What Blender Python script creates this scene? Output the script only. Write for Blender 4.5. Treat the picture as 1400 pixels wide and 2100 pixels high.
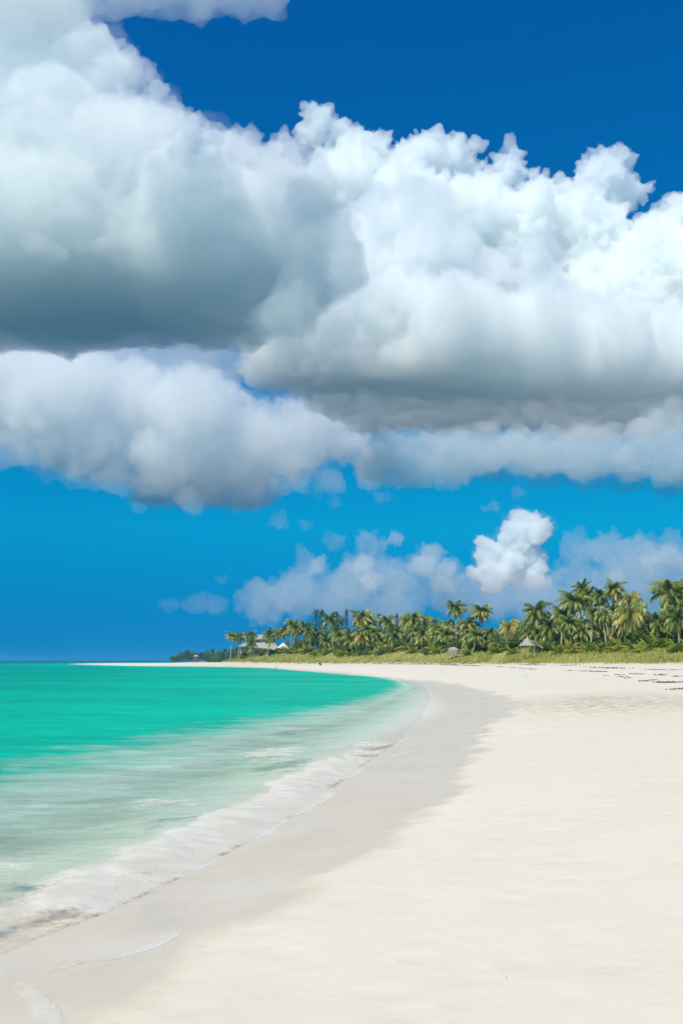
import bpy, bmesh, math, numpy as np
from mathutils import Vector
R = math.radians
for o in list(bpy.data.objects): bpy.data.objects.remove(o)
S = bpy.context.scene
C = S.collection

# ------------------------------------------------------------------ camera, sky, sun, exposure
F = 2042.0                                   # focal length in photo pixels (35 mm lens, 36 mm tall sensor)
PITCH = math.atan(305 / F)
EYE = np.array([0.0, 0.0, 1.95])
cd = bpy.data.cameras.new('camera'); cam = bpy.data.objects.new('camera', cd); C.objects.link(cam)
cam.location = EYE; cam.rotation_euler = (R(90) + PITCH, 0, 0)
cd.sensor_fit = 'VERTICAL'; cd.sensor_height = 36; cd.lens = 35; cd.clip_start = .05; cd.clip_end = 90000
S.camera = cam
S.view_settings.view_transform = 'Standard'; S.view_settings.look = 'None'
S.view_settings.exposure = 0.0; S.view_settings.gamma = 1.0
S.cycles.use_denoising = True
S.cycles.max_bounces = 34; S.cycles.volume_bounces = 28; S.cycles.transparent_max_bounces = 24
S.cycles.diffuse_bounces = 3; S.cycles.glossy_bounces = 2; S.cycles.transmission_bounces = 3
S.cycles.caustics_reflective = False; S.cycles.caustics_refractive = False

EL, AZ = 51, -150                            # sun height, compass angle from +y (behind the left shoulder)
SUN = Vector((math.sin(R(AZ)) * math.cos(R(EL)), math.cos(R(AZ)) * math.cos(R(EL)), math.sin(R(EL))))
W = bpy.data.worlds.new('World'); S.world = W; W.use_nodes = True
wn = W.node_tree; bg = wn.nodes['Background']
sky = wn.nodes.new('ShaderNodeTexSky'); sky.sky_type = 'NISHITA'; sky.sun_disc = False
sky.sun_elevation = R(EL); sky.sun_rotation = R(AZ); sky.dust_density = .2; sky.ozone_density = 2.5
tc = wn.nodes.new('ShaderNodeTexCoord')
sx = wn.nodes.new('ShaderNodeSeparateXYZ'); cx_ = wn.nodes.new('ShaderNodeCombineXYZ'); wn.links.new(tc.outputs['Generated'], sx.inputs[0])
prev = sx.outputs[2]                            # brightest band of the sky a little above the horizon
for op, v in (('SUBTRACT', .13), ('ABSOLUTE', 0), ('MULTIPLY', .66), ('ADD', .30)):
    m_ = wn.nodes.new('ShaderNodeMath'); m_.operation = op; m_.inputs[1].default_value = v; wn.links.new(prev, m_.inputs[0]); prev = m_.outputs[0]
wn.links.new(sx.outputs[0], cx_.inputs[0]); wn.links.new(sx.outputs[1], cx_.inputs[1]); wn.links.new(prev, cx_.inputs[2]); wn.links.new(cx_.outputs[0], sky.inputs[0])
sc_ = wn.nodes.new('ShaderNodeVectorMath'); sc_.operation = 'SCALE'; sc_.inputs['Scale'].default_value = .1
wn.links.new(sky.outputs[0], sc_.inputs[0])
sp = wn.nodes.new('ShaderNodeSeparateColor'); cb = wn.nodes.new('ShaderNodeCombineColor')
wn.links.new(sc_.outputs[0], sp.inputs[0])
SKYG = [(1.0, .008), (1.75, 3.0), (1.0, 1.34)]                      # clear tropical blue: almost no red
for i, (pw, k) in enumerate(SKYG):
    a = wn.nodes.new('ShaderNodeMath'); a.operation = 'POWER'; a.inputs[1].default_value = pw
    b = wn.nodes.new('ShaderNodeMath'); b.operation = 'MULTIPLY'; b.inputs[1].default_value = k * 10
    wn.links.new(sp.outputs[i], a.inputs[0]); wn.links.new(a.outputs[0], b.inputs[0]); wn.links.new(b.outputs[0], cb.inputs[i])
wn.links.new(cb.outputs[0], bg.inputs[0]); bg.inputs[1].default_value = .1
sl = bpy.data.lights.new('sun', 'SUN'); sl.energy = 4.8; sl.angle = R(.5); sl.color = (1, .885, .745)
so = bpy.data.objects.new('sun', sl); C.objects.link(so); so.rotation_euler = SUN.to_track_quat('Z', 'Y').to_euler()

# ------------------------------------------------------------------ helpers
rng = np.random.RandomState(7)
PERM = rng.permutation(256); PERM = np.concatenate([PERM, PERM, PERM])
GR = rng.normal(size=(256, 3)); GR /= np.linalg.norm(GR, axis=1)[:, None]
def perlin(p):
    i = np.floor(p).astype(int); f = p - i; u = f * f * f * (f * (f * 6 - 15) + 10); i &= 255; r = 0
    for dx in (0, 1):
        for dy in (0, 1):
            for dz in (0, 1):
                h = PERM[PERM[PERM[(i[:, 0] + dx) & 255] + ((i[:, 1] + dy) & 255)] + ((i[:, 2] + dz) & 255)]
                g = (GR[h] * (f - [dx, dy, dz])).sum(1)
                r = r + g * (u[:, 0] if dx else 1 - u[:, 0]) * (u[:, 1] if dy else 1 - u[:, 1]) * (u[:, 2] if dz else 1 - u[:, 2])
    return r
def noise2(x, y, sc, octv=3, seed=0.0):
    p = np.stack([x / sc, y / sc, np.full_like(x, seed + .37)], 1); r = 0; a = 1
    for k in range(octv):
        r = r + a * perlin(p * 2 ** k + 11.3 * k); a *= .5
    return r
def sstep(a, b, x):
    t = np.clip((x - a) / (b - a), 0, 1); return t * t * (3 - 2 * t)
def ray(px, py):
    x = (px - 700) / F; z = -(py - 1050) / F
    c, s = math.cos(PITCH), math.sin(PITCH)
    return np.array([x, c - s * z, s + c * z])
def at(px, py, Y):
    r = ray(px, py); return EYE + r * (Y / r[1])
def gnd(px, py, z=0.0):
    r = ray(px, py); p = EYE + r * ((z - EYE[2]) / r[2]); return (p[0], p[1])

def mesh_obj(name, V, Fc, mat=None, parent=None, attrs=None, smooth=False):
    me = bpy.data.meshes.new(name); V = np.asarray(V, 'f')
    if isinstance(Fc, np.ndarray):
        n, k = Fc.shape
        me.vertices.add(len(V)); me.vertices.foreach_set('co', V.ravel())
        me.loops.add(n * k); me.loops.foreach_set('vertex_index', Fc.astype('i').ravel())
        me.polygons.add(n); me.polygons.foreach_set('loop_start', np.arange(0, n * k, k, dtype='i'))
        me.polygons.foreach_set('loop_total', np.full(n, k, 'i'))
        me.update(calc_edges=True)
    else:
        me.from_pydata(V.tolist(), [], Fc)
    if attrs:
        for k_, a_ in attrs.items():
            at_ = me.attributes.new(k_, 'FLOAT', 'POINT'); at_.data.foreach_set('value', np.asarray(a_, 'f'))
    if smooth: me.polygons.foreach_set('use_smooth', np.ones(len(me.polygons), bool))
    if mat: me.materials.append(mat)
    me.update()
    o = bpy.data.objects.new(name, me); C.objects.link(o)
    if parent: o.parent = parent
    return o
def tag(o, label=None, cat=None, group=None, kind=None):
    if label: o['label'] = label
    if cat: o['category'] = cat
    if group: o['group'] = group
    if kind: o['kind'] = kind
    return o
def empty(name, loc, rz=0):
    o = bpy.data.objects.new(name, None); C.objects.link(o); o.location = loc; o.rotation_euler = (0, 0, rz)
    o.empty_display_size = .2; return o

class NT:
    """small node-tree writer"""
    def __init__(s, name, vol=False):
        s.m = bpy.data.materials.new(name); s.m.use_nodes = True; s.t = s.m.node_tree; s.t.nodes.clear()
        s.out = s.n('OutputMaterial')
    def n(s, t, **kw):
        x = s.t.nodes.new('ShaderNode' + t)
        for k, v in kw.items(): setattr(x, k, v)
        return x
    def l(s, a, b): s.t.links.new(a, b)
    def put(s, x, v):
        if hasattr(v, 'is_output'): s.l(v, x)
        elif isinstance(v, (tuple, list)) and len(v) == 3 and x.type == 'RGBA': x.default_value = (*v, 1)
        else: x.default_value = v
    def attr(s, name): return s.n('Attribute', attribute_name=name).outputs['Fac']
    def math(s, op, a, b=0.0, c=0.0, clamp=False):
        x = s.n('Math', operation=op, use_clamp=clamp)
        for i, v in enumerate((a, b, c)): s.put(x.inputs[i], v)
        return x.outputs[0]
    def mix(s, f, a, b):
        x = s.n('Mix', data_type='RGBA'); s.put(x.inputs['Factor'], f); s.put(x.inputs[6], a); s.put(x.inputs[7], b); return x.outputs[2]
    def noise(s, scale, detail=4, rough=.55, vec=None, dist=0.0):
        x = s.n('TexNoise'); x.inputs['Scale'].default_value = scale; x.inputs['Detail'].default_value = detail
        x.inputs['Roughness'].default_value = rough; x.inputs['Distortion'].default_value = dist
        if vec is not None: s.l(vec, x.inputs['Vector'])
        return x.outputs['Fac']
    def pos(s, scale=(1, 1, 1)):
        g = s.n('NewGeometry'); m_ = s.n('Mapping'); m_.inputs['Scale'].default_value = scale
        s.l(g.outputs['Position'], m_.inputs['Vector']); return m_.outputs[0]
    def obj(s):
        return s.n('TexCoord').outputs['Object']
    def ramp(s, v, lo, hi, a=0.0, b=1.0):
        x = s.n('MapRange', interpolation_type='SMOOTHSTEP'); s.put(x.inputs[0], v)
        for i, q in enumerate((lo, hi, a, b)): s.put(x.inputs[i + 1], q)
        return x.outputs[0]
    def bump(s, h, strength, dist, normal=None):
        x = s.n('Bump'); s.put(x.inputs['Strength'], strength); s.put(x.inputs['Distance'], dist); s.l(h, x.inputs['Height'])
        if normal is not None: s.l(normal, x.inputs['Normal'])
        return x.outputs[0]
    def principled(s, col, rough=.8, spec=.3, normal=None):
        x = s.n('BsdfPrincipled'); s.put(x.inputs['Base Color'], col); s.put(x.inputs['Roughness'], rough)
        s.put(x.inputs['Specular IOR Level'], spec)
        if normal is not None: s.l(normal, x.inputs['Normal'])
        return x.outputs[0]
    def surf(s, sh): s.l(sh, s.out.inputs['Surface']); return s.m
def simple(name, col, rough=.8, var=.25, nscale=3.0, spec=.3):
    t = NT(name); f = t.noise(nscale, 5, .6, t.obj())
    f = t.ramp(f, .3, .7, 1 - var, 1 + var)
    x = t.n('VectorMath', operation='SCALE'); x.inputs[0].default_value = col; t.l(f, x.inputs['Scale'])
    return t.surf(t.principled(x.outputs[0], rough, spec))

# ------------------------------------------------------------------ terrain in plan
sh_px = [(0, 1955), (90, 1915), (200, 1876), (290, 1836), (370, 1798), (500, 1730), (620, 1660), (740, 1572), (815, 1520), (862, 1470),
         (880, 1435), (872, 1408), (845, 1396), (800, 1389), (700, 1381), (620, 1375.2), (560, 1370.2), (480, 1368), (400, 1366.8),
         (270, 1365.6), (190, 1363.6), (140, 1361.8)]
SHORE = [(-45, -80), (-16, -25), (-7, -4), (-4.3, 3)] + [gnd(*p) for p in sh_px]
SHORE_LINE = np.array(SHORE)
LAND = SHORE + [(-120, 600), (-75, 575), (-48, 620), (-62, 770), (-125, 840), (-152, 890), (-160, 950), (-100, 1060),
                (200, 1400), (900, 1700), (1500, 1700), (1500, -900), (-45, -900)]
wet_px = [(240, 2110), (350, 2000), (450, 1920), (560, 1850), (700, 1788), (850, 1690), (960, 1625), (955, 1575), (985, 1540), (1010, 1500),
          (1085, 1450), (1010, 1424), (960, 1408), (900, 1396), (800, 1385), (700, 1377), (620, 1372), (560, 1368), (480, 1366)]
WET = [(-20, -60), (-7, -12), (-2.4, 1)] + [gnd(px, py, .24) for px, py in wet_px] + [gnd(400, 1365.4, .2), gnd(270, 1364.6, .2), gnd(170, 1362.4, .2)]
WETP = WET + [(-120, 700), (0, 1500), (1500, 1700), (1500, -900), (-20, -900)]
TOE = [(140, -300), (100, 20), (62, 105), (47, 134), (34, 150), (27, 170), (18, 203), (8, 235), (0, 262), (-12, 295), (-26, 330), (-38, 365),
       (-47, 400), (-52, 450), (-40, 560), (-45, 700), (-60, 800), (-130, 860), (-146, 900), (-150, 945), (-90, 1040), (210, 1370), (900, 1650), (1450, 1650), (1450, -300)]
def sdist(x, y, poly):
    P = np.array(poly, float); Q = np.roll(P, -1, 0); ins = np.zeros(len(x), bool); d = np.full(len(x), 1e18)
    for (ax, ay), (bx, by) in zip(P, Q):
        ex, ey = bx - ax, by - ay; L2 = ex * ex + ey * ey + 1e-12
        t = np.clip(((x - ax) * ex + (y - ay) * ey) / L2, 0, 1)
        d = np.minimum(d, (x - ax - t * ex) ** 2 + (y - ay - t * ey) ** 2)
        c = ((ay > y) != (by > y)); ins ^= c & (x < ex * (y - ay) / (ey if ey else 1e-12) + ax)
    return np.where(ins, 1, -1) * np.sqrt(d)
def height(x, y, full=False):
    x = np.atleast_1d(np.asarray(x, float)); y = np.atleast_1d(np.asarray(y, float))
    s = sdist(x, y, LAND); w = sdist(x, y, WETP); v = sdist(x, y, TOE)
    far = sstep(500, 800, y)
    land = (1.5 - .75 * sstep(380, 480, y)) * (1 - np.exp(-np.maximum(s, 0) / 12.5))
    land = land + .035 * noise2(x, y, 9, 2, 3) * sstep(3, 12, s)
    sea = -np.minimum(.02 + .115 * np.maximum(-s, 0), 3 + .01 * np.maximum(-s, 0))
    z = np.where(s > 0, land, np.maximum(sea, -9))
    hd = (2.1 + 1.5 * sstep(160, 320, y)) * (1 - .75 * far)
    edge = noise2(x, y, 6, 3, 9) * 2.5
    dune = sstep(-1, 15, v + edge)
    z = z + hd * dune * (1 + .28 * noise2(x, y, 14, 3, 5)) + .28 * sstep(-1, 3, v + edge) * np.maximum(0, noise2(x, y, 3.0, 2, 8) + .3)
    if full: return z, s, w, v + edge
    return z
def hgt(x, y): return float(height([x], [y])[0])
def hit(px, py):
    """where the line of sight through a photo pixel meets the beach"""
    r = ray(px, py); ts = np.geomspace(3, 900, 1500); p = EYE + np.outer(ts, r)
    z = height(p[:, 0], p[:, 1]); k = np.argmax(p[:, 2] < np.maximum(z, 0)); return p[k, 0], p[k, 1], max(z[k], 0)

def polar(az_in, r):
    A, Rr = np.meshgrid(az_in, r); x = (Rr * np.sin(A)).ravel(); y = (Rr * np.cos(A)).ravel()
    na, nr = len(az_in), len(r); i = np.arange(nr - 1)[:, None] * na + np.arange(na - 1)[None]
    i = i.ravel(); return x, y, np.stack([i, i + 1, i + 1 + na, i + na], 1)
az = np.radians(np.concatenate([np.arange(-180, -60, 3), np.arange(-60, -24, .6), np.arange(-24, 24, .11), np.arange(24, 60, .6), np.arange(60, 180.1, 3)]))
rr = np.concatenate([np.geomspace(.25, 3, 30)[:-1], np.geomspace(3, 900, 520)[:-1], np.geomspace(900, 60000, 30)])
x, y, q = polar(az, rr)
z, s_, w_, v_ = height(x, y, True)
z = np.where(np.hypot(x, y) > 2500, np.minimum(z, -6), z)
t = NT('sand')
P = t.pos(); wd = t.attr('wet_distance'); vd = t.attr('dune_distance'); rg = t.attr('rough_patch')
wob = t.noise(.55, 5, .6, P); lob = t.noise(2.2, 4, .6, P)
e = t.math('ADD', wd, t.math('MULTIPLY', t.math('SUBTRACT', wob, .5), t.math('ADD', 1.7, t.math('MULTIPLY', t.attr('dist'), .05))))
wet = t.ramp(e, -.28, .16, 1, 0)
stk = t.ramp(t.noise(.75, 6, .65, t.pos((.55, .9, 1)), .5), .36, .62, .55, 1)
wetm = t.math('MULTIPLY', wet, t.math('MAXIMUM', stk, t.ramp(wd, -.9, -.1)))
g1 = t.noise(1.3, 6, .6, P); g2 = t.noise(120, 3, .7, P); g3 = t.noise(.12, 3, .5, P)
dry = t.mix(t.ramp(g3, .3, .7), (.70, .635, .52), (.73, .67, .565))
dry = t.mix(t.ramp(g1, .35, .75, 0, .28), dry, (.62, .57, .465))
dry = t.mix(t.ramp(g2, .58, .8, 0, .22), dry, (.50, .44, .35))
dry = t.mix(t.math('MULTIPLY', rg, t.ramp(t.noise(2.4, 5, .7, P), .38, .56)), dry, (.58, .50, .38))
wetc = t.mix(t.ramp(t.noise(.8, 4, .6, P), .3, .7), (.655, .545, .415), (.70, .59, .455))
wetc = t.mix(t.ramp(t.noise(.9, 5, .6, t.pos((1, .35, 1))), .5, .68, 0, .6), wetc, (.54, .47, .375))
wetc = t.mix(t.ramp(wd, -4.2, -2.4, 1, 0), wetc, (.82, .78, .66))
col = t.mix(wetm, dry, wetc)
vg = t.ramp(vd, -.5, 3.0); vn = t.ramp(t.noise(.5, 5, .7, P), .3, .5)
col = t.mix(t.math('MULTIPLY', vg, t.math('ADD', .6, t.math('MULTIPLY', vn, .5)), clamp=True), col, t.mix(t.noise(.9, 4, .6, P), (.22, .23, .05), (.38, .34, .11)))
rough = t.math('SUBTRACT', .95, t.math('MULTIPLY', wet, .6))
foot = t.n('TexVoronoi'); foot.inputs['Scale'].default_value = 2.6; t.l(P, foot.inputs['Vector'])
foot = t.ramp(foot.outputs['Distance'], .05, .5)
hh = t.math('ADD', t.math('MULTIPLY', g1, .017), t.math('MULTIPLY', g2, .0012))
hh = t.math('ADD', hh, t.math('MULTIPLY', t.noise(9, 4, .6, P), .004))
hh = t.math('ADD', hh, t.math('MULTIPLY', t.math('MULTIPLY', rg, foot), .12))
dn = t.n('TexVoronoi'); dn.inputs['Scale'].default_value = 1.5; t.l(P, dn.inputs['Vector'])
dent = t.math('MULTIPLY', t.ramp(dn.outputs['Distance'], .03, .17, 1, 0), t.ramp(t.noise(.33, 3, .6, P), .54, .62))
hh = t.math('SUBTRACT', hh, t.math('MULTIPLY', dent, .022))
dryk = t.math('SUBTRACT', 1.0, t.math('MULTIPLY', wet, .85))
b = t.bump(hh, dryk, 1.0)
SAND = t.surf(t.principled(col, rough, t.math('ADD', .08, t.math('MULTIPLY', wet, .25)), b))
cx, cy, _ = hit(1265, 1440)
rough_a = np.exp(-(((x - cx) / 3.2) ** 2 + ((y - cy) / 7.5) ** 2)) * 1.2
rough_a = np.clip(np.maximum(rough_a, sstep(14, 2, -v_) * .6 * (v_ < 0)), 0, 1)
rough_a += .05
ground = mesh_obj('ground', np.stack([x, y, z], 1), q, SAND, attrs={'wet_distance': w_, 'dune_distance': v_, 'rough_patch': rough_a, 'dist': np.hypot(x, y)}, smooth=True)
tag(ground, kind='structure')

# ------------------------------------------------------------------ water
rr = np.concatenate([np.geomspace(2, 60, 420)[:-1], np.geomspace(60, 900, 160)[:-1], np.geomspace(900, 60000, 40)])
azw = np.radians(np.concatenate([np.arange(-180, -60, 3), np.arange(-60, -24, .5), np.arange(-24, 14, .12), np.arange(14, 180.1, 3)]))
x, y, q = polar(azw, rr)
s = sdist(x, y, LAND); D = np.hypot(x, y)
keep = (s < .9); q = q[keep[q].any(1)]
near = 1 - sstep(40, 90, D)
crest = np.exp(-((s + .55 + .25 * noise2(x, y, 2.2, 2, 4)) / .28) ** 2) * sstep(5, 8, y) * (1 - sstep(17, 23, y))
zw = near * (.022 * noise2(x, y * 2.2, 1.6, 4, 2) + .02 * noise2(x, y, 4, 2, 6)) * sstep(-.1, -2.5, s) + .0 * crest
zw = zw + .012 * sstep(.6, -.4, s) - .05 * sstep(.1, .9, s)
used = np.unique(q); mapi = np.full(len(x), -1); mapi[used] = np.arange(len(used)); q = mapi[q]
t = NT('sea_water')
P = t.pos(); dp = t.attr('depth'); of = t.attr('offshore')
pn = t.noise(.42, 5, .62, t.pos((1, 1.5, 1)), .6); pf = t.noise(1.7, 4, .6, t.pos((1, 1.8, 1)))
dm = t.math('MULTIPLY', dp, t.math('ADD', .2, t.math('ADD', t.math('MULTIPLY', pn, 1.15), t.math('MULTIPLY', pf, .55))))
fac = t.math('ADD', t.ramp(dm, .04, .50, 0, .62), t.ramp(dm, .28, .92, 0, .38))
deep = t.mix(t.ramp(of, 5, 45), (.0, .47, .325), (.0, .345, .255))
deep = t.mix(t.ramp(of, 20, 190), deep, (.0, .22, .185))
deep = t.mix(t.ramp(of, 180, 600), deep, (.0, .12, .14))
deep = t.mix(t.ramp(of, 600, 2500), deep, (.0, .045, .09))
grass = t.math('MULTIPLY', t.ramp(t.noise(.02, 4, .6, t.pos((.35, 1, 1))), .52, .6), t.ramp(of, 60, 200, 0, .75))
deep = t.mix(grass, deep, (.0, .10, .12))
deep = t.mix(t.ramp(fac, .6, 1.0, 1, 0), deep, (.60, .80, .66))
tint = t.math('ADD', t.ramp(t.noise(.045, 4, .6, t.pos((.6, 1, 1))), .35, .65, .84, 1.08), t.ramp(t.noise(.9, 5, .7, t.pos((.45, 1.1, 1))), .35, .7, -.09, .12))
vs = t.n('VectorMath', operation='SCALE'); t.l(deep, vs.inputs[0]); t.l(tint, vs.inputs['Scale']); deep = vs.outputs[0]
wb = t.math('ADD', t.math('MULTIPLY', t.noise(3.2, 5, .65, t.pos((1, 1.6, 1)), .4), .09), t.math('MULTIPLY', t.noise(.5, 3, .5, t.pos((1, 2.2, 1))), .25))
bp = t.bump(wb, t.ramp(t.attr('dist'), 8, 300, .6, .3), 1.0)
dif = t.n('BsdfDiffuse'); t.put(dif.inputs['Color'], deep); t.l(bp, dif.inputs['Normal'])
tr = t.n('BsdfTransparent'); t.put(tr.inputs['Color'], t.mix(t.ramp(dm, 0, .35), (1, 1, 1), (.86, .98, .93)))
m1 = t.n('MixShader'); t.l(fac, m1.inputs[0]); t.l(tr.outputs[0], m1.inputs[1]); t.l(dif.outputs[0], m1.inputs[2])
gl = t.n('BsdfGlossy'); gl.inputs['Roughness'].default_value = .12; t.l(bp, gl.inputs['Normal'])
fr = t.n('Fresnel'); fr.inputs['IOR'].default_value = 1.33; t.l(bp, fr.inputs['Normal'])
m2 = t.n('MixShader'); bf = t.n('NewGeometry').outputs['Backfacing']
t.put(m2.inputs[0], t.math('MULTIPLY', t.math('MULTIPLY', fr.outputs[0], t.ramp(of, 0, 40, .3, .2)), t.math('SUBTRACT', 1.0, bf)))
t.l(m1.outputs[0], m2.inputs[1]); t.l(gl.outputs[0], m2.inputs[2])
WATER = t.surf(m2.outputs[0])
depth = np.clip(-s * .105 * (1 + 2.2 * sstep(22, 95, D)) + .01, 0, 20)
water = mesh_obj('water', np.stack([x, y, zw], 1)[used], q, WATER, attrs={'depth': depth[used], 'offshore': np.maximum(-s, 0)[used], 'dist': D[used]}, smooth=True)
tag(water, kind='structure')

# ------------------------------------------------------------------ foam of the little breaking wave and the swash lines
def walk(pts, step):
    P_ = np.array(pts, float); d = np.r_[0, np.cumsum(np.linalg.norm(np.diff(P_, axis=0), axis=1))]
    n = max(int(d[-1] / step), 2); u = np.linspace(0, d[-1], n)
    xy = np.stack([np.interp(u, d, P_[:, k]) for k in (0, 1)], 1)
    for _ in range(3): xy[1:-1] = (xy[:-2] + 2 * xy[1:-1] + xy[2:]) / 4
    tg = np.gradient(xy, axis=0); tg /= np.linalg.norm(tg, axis=1)[:, None] + 1e-9
    return u, xy, np.stack([tg[:, 1], -tg[:, 0]], 1)         # normal to the right of the walking direction = landward
t = NT('foam')
P = t.pos(); ed = t.attr('cover')
a1 = t.noise(3.2, 7, .68, P, .5); a2 = t.noise(14, 4, .6, P)
al = t.math('ADD', t.math('ADD', t.math('MULTIPLY', a1, 1.0), t.math('MULTIPLY', a2, .35)), t.math('SUBTRACT', t.math('MULTIPLY', ed, 1.25), 1.28))
al = t.ramp(al, 0, .42, 0, 1)
b = t.bump(t.noise(22, 5, .7, P), .5, .03)
fc = t.mix(t.ramp(t.noise(2, 4, .6, P), .35, .7), (.92, .89, .82), (.86, .80, .70))
p_ = t.n('BsdfPrincipled'); t.put(p_.inputs['Base Color'], fc); p_.inputs['Roughness'].default_value = .75; t.l(b, p_.inputs['Normal'])
p_.inputs['Subsurface Weight'].default_value = .0
tlf = t.n('BsdfTranslucent'); t.put(tlf.inputs['Color'], (.75, .74, .71)); trf = t.n('BsdfTransparent'); mf = t.n('MixShader'); t.l(al, mf.inputs[0]); t.l(trf.outputs[0], mf.inputs[1])
mg = t.n('MixShader'); mg.inputs[0].default_value = .35; p_.inputs['Alpha'].default_value = 1; t.l(p_.outputs[0], mg.inputs[1]); t.l(tlf.outputs[0], mg.inputs[2]); t.l(mg.outputs[0], mf.inputs[2])
FOAM = t.surf(mf.outputs[0])
FV = []; FF = []; FC = []; fo = 0
def strip(pts, u0, u1, prof, zoff, nu=30, step=.08, bump=.0, wob=.0, wsc=2.0):
    global fo
    ua, xy, nm = walk(pts, step); us = np.linspace(0, 1, nu)
    T, U = np.meshgrid(np.arange(len(xy)), us, indexing='ij'); T = T.ravel(); U = U.ravel()
    off = u0[T] + (u1[T] - u0[T]) * U if isinstance(u0, np.ndarray) else u0 + (u1 - u0) * U
    bx, by = xy[T, 0], xy[T, 1]
    off = off + wob * noise2(bx, by, wsc, 3, 21)
    px_, py_ = bx + nm[T, 0] * off, by + nm[T, 1] * off
    z_ = np.maximum(height(px_, py_) + .003, .003 + .025 * sstep(.05, -.55, sdist(px_, py_, LAND))) + bump * sstep(.1, -.3, sdist(px_, py_, LAND)) * np.sin(np.pi * U) ** 2 * (1 + 1.3 * noise2(px_, py_, .35, 4, 2))
    cov = prof(ua[T] / ua[-1], U, px_, py_)
    i = (np.arange(len(xy) - 1)[:, None] * nu + np.arange(nu - 1)[None]).ravel()
    FF.append(np.stack([i, i + 1, i + 1 + nu, i + nu], 1) + fo); FV.append(np.stack([px_, py_, z_], 1)); FC.append(cov); fo += len(px_)
sl_ = [p for p in SHORE if 3 <= p[1] < 30]
def pr(a, u, X, Y):
    body = sstep(0, .55, u) * (1 - sstep(.7, 1, u)) * (1 + .4 * noise2(X, Y, .9, 3, 51))
    along = .30 + .70 * sstep(6.6, 9.2, Y) - .45 * sstep(17.5, 22, Y) - .3 * sstep(24, 30, Y)
    return body * along * 1.08
strip(sl_, -1.55, .44, pr, .005, 40, .06, .03, .22, 1.1)
# secondary thin foam lace seaward of it
def pr2(a, u, X, Y): return np.sin(np.pi * u) * (.5 + .55 * noise2(X, Y, 2.5, 3, 52)) * sstep(5, 8, Y) * (1 - sstep(22, 30, Y))
strip(sl_, -3.4, -.6, pr2, .005, 30, .09, .01, .5, 2.5)
def line(pix, w, c=1.0, z=.2, bump=.004):
    pts = [hit(a, b_)[:2] for a, b_ in pix]
    L_ = np.linalg.norm(np.diff(np.array(pts), axis=0), axis=1).sum()
    strip(pts, -w / 2, w / 2, lambda a, u, X, Y: np.sin(np.pi * u) ** .8 * c * (sstep(0, .08, a) * (1 - sstep(.7, 1, a))) * (.88 + .6 * noise2(X, Y, .5, 4, 33)), .003, 14, max(.02, L_ / 300), 0, .07, .5)
line([(170, 2190), (140, 2140), (125, 2110), (108, 2080), (68, 2045), (45, 2020), (70, 2005), (110, 1990), (165, 1973), (240, 1966), (310, 1945), (345, 1925), (400, 1890), (460, 1862)], .21, 1.04, .13)
line([(70, 2000), (110, 1982), (170, 1962), (235, 1958)], .16, .62, .13)
line([(110, 1985), (140, 1960), (200, 1945)], .12, .5, .13)
line([(560, 1762), (640, 1760), (715, 1758)], .04, .75, .17)
line([(470, 1835), (560, 1800), (640, 1778), (720, 1752)], .07, .5, .18)
for a, b_, c_ in [((905, 1509), (1030, 1497), .9), ((885, 1524), (1010, 1510), 1.0), ((845, 1545), (1000, 1525), .95), ((800, 1566), (950, 1548), .7), ((760, 1590), (900, 1565), .55)]:
    line([a, ((a[0] + b_[0]) / 2, (a[1] + b_[1]) / 2 + 2), b_], .2, c_ * 1.1, .1)
for pts_, c_ in [([(900, 1470), (960, 1462), (1040, 1452)], .6), ([(880, 1490), (950, 1482), (1030, 1474)], .55), ([(905, 1440), (960, 1434), (1010, 1430)], .6), ([(820, 1620), (880, 1600), (950, 1590)], .55), ([(640, 1700), (720, 1675), (800, 1650)], .5)]:
    line(pts_, .34, c_, .1)
line([(740, 1575), (780, 1560), (830, 1545), (860, 1530)], .4, .75, .03)
line([(780, 1530), (820, 1520), (850, 1510)], .55, .8, .03)
foam = mesh_obj('foam', np.concatenate(FV), np.concatenate(FF), FOAM, attrs={'cover': np.concatenate(FC)}, smooth=True)
tag(foam, 'thin white foam of the small breaking wave along the wet sand', 'foam', kind='stuff')

# ------------------------------------------------------------------ seaweed wrack on the upper beach
WR = simple('dry_seaweed', (.075, .055, .04), .9, .5, 40)
V = []; Fq = []; k = 0
rs = np.random.RandomState(5)
def wrack(pts, n, spread, size):
    global k
    H = np.array([hit(a, b_)[:2] for a, b_ in pts])
    for _ in range(n):
        if len(H) > 1:
            i = rs.randint(len(H) - 1); f = rs.rand(); c = H[i] * (1 - f) + H[i + 1] * f
        else: c = H[0]
        gate = noise2(np.array([c[0]]), np.array([c[1]]), 2.2, 2, 31)[0]
        if gate < -.12 and len(H) > 1: continue
        cx_, cy_ = c + rs.normal(size=2) * spread; d = math.hypot(cx_, cy_)
        r0 = size * rs.uniform(.4, 1.3); zb = hgt(cx_, cy_); n_ = 6; a0 = rs.rand() * 6
        V.append((cx_, cy_, zb + r0 * rs.uniform(.25, .6)))
        for j in range(n_):
            a = a0 + j * 2 * math.pi / n_; r_ = r0 * rs.uniform(.5, 1.4); V.append((cx_ + r_ * math.cos(a), cy_ + r_ * math.sin(a) * .7, zb - .01))
        for j in range(n_): Fq.append((k, k + 1 + j, k + 1 + (j + 1) % n_))
        k += n_ + 1
wrack([(1290, 1382), (1330, 1383), (1360, 1385), (1400, 1388), (1440, 1390)], 260, .10, .11)
wrack([(1350, 1399), (1366, 1400), (1383, 1400)], 110, .16, .10)
wrack([(1380, 1414), (1400, 1413), (1420, 1413)], 60, .15, .09)
wrack([(1330, 1373), (1355, 1374), (1386, 1374)], 130, .35, .11)
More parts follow.
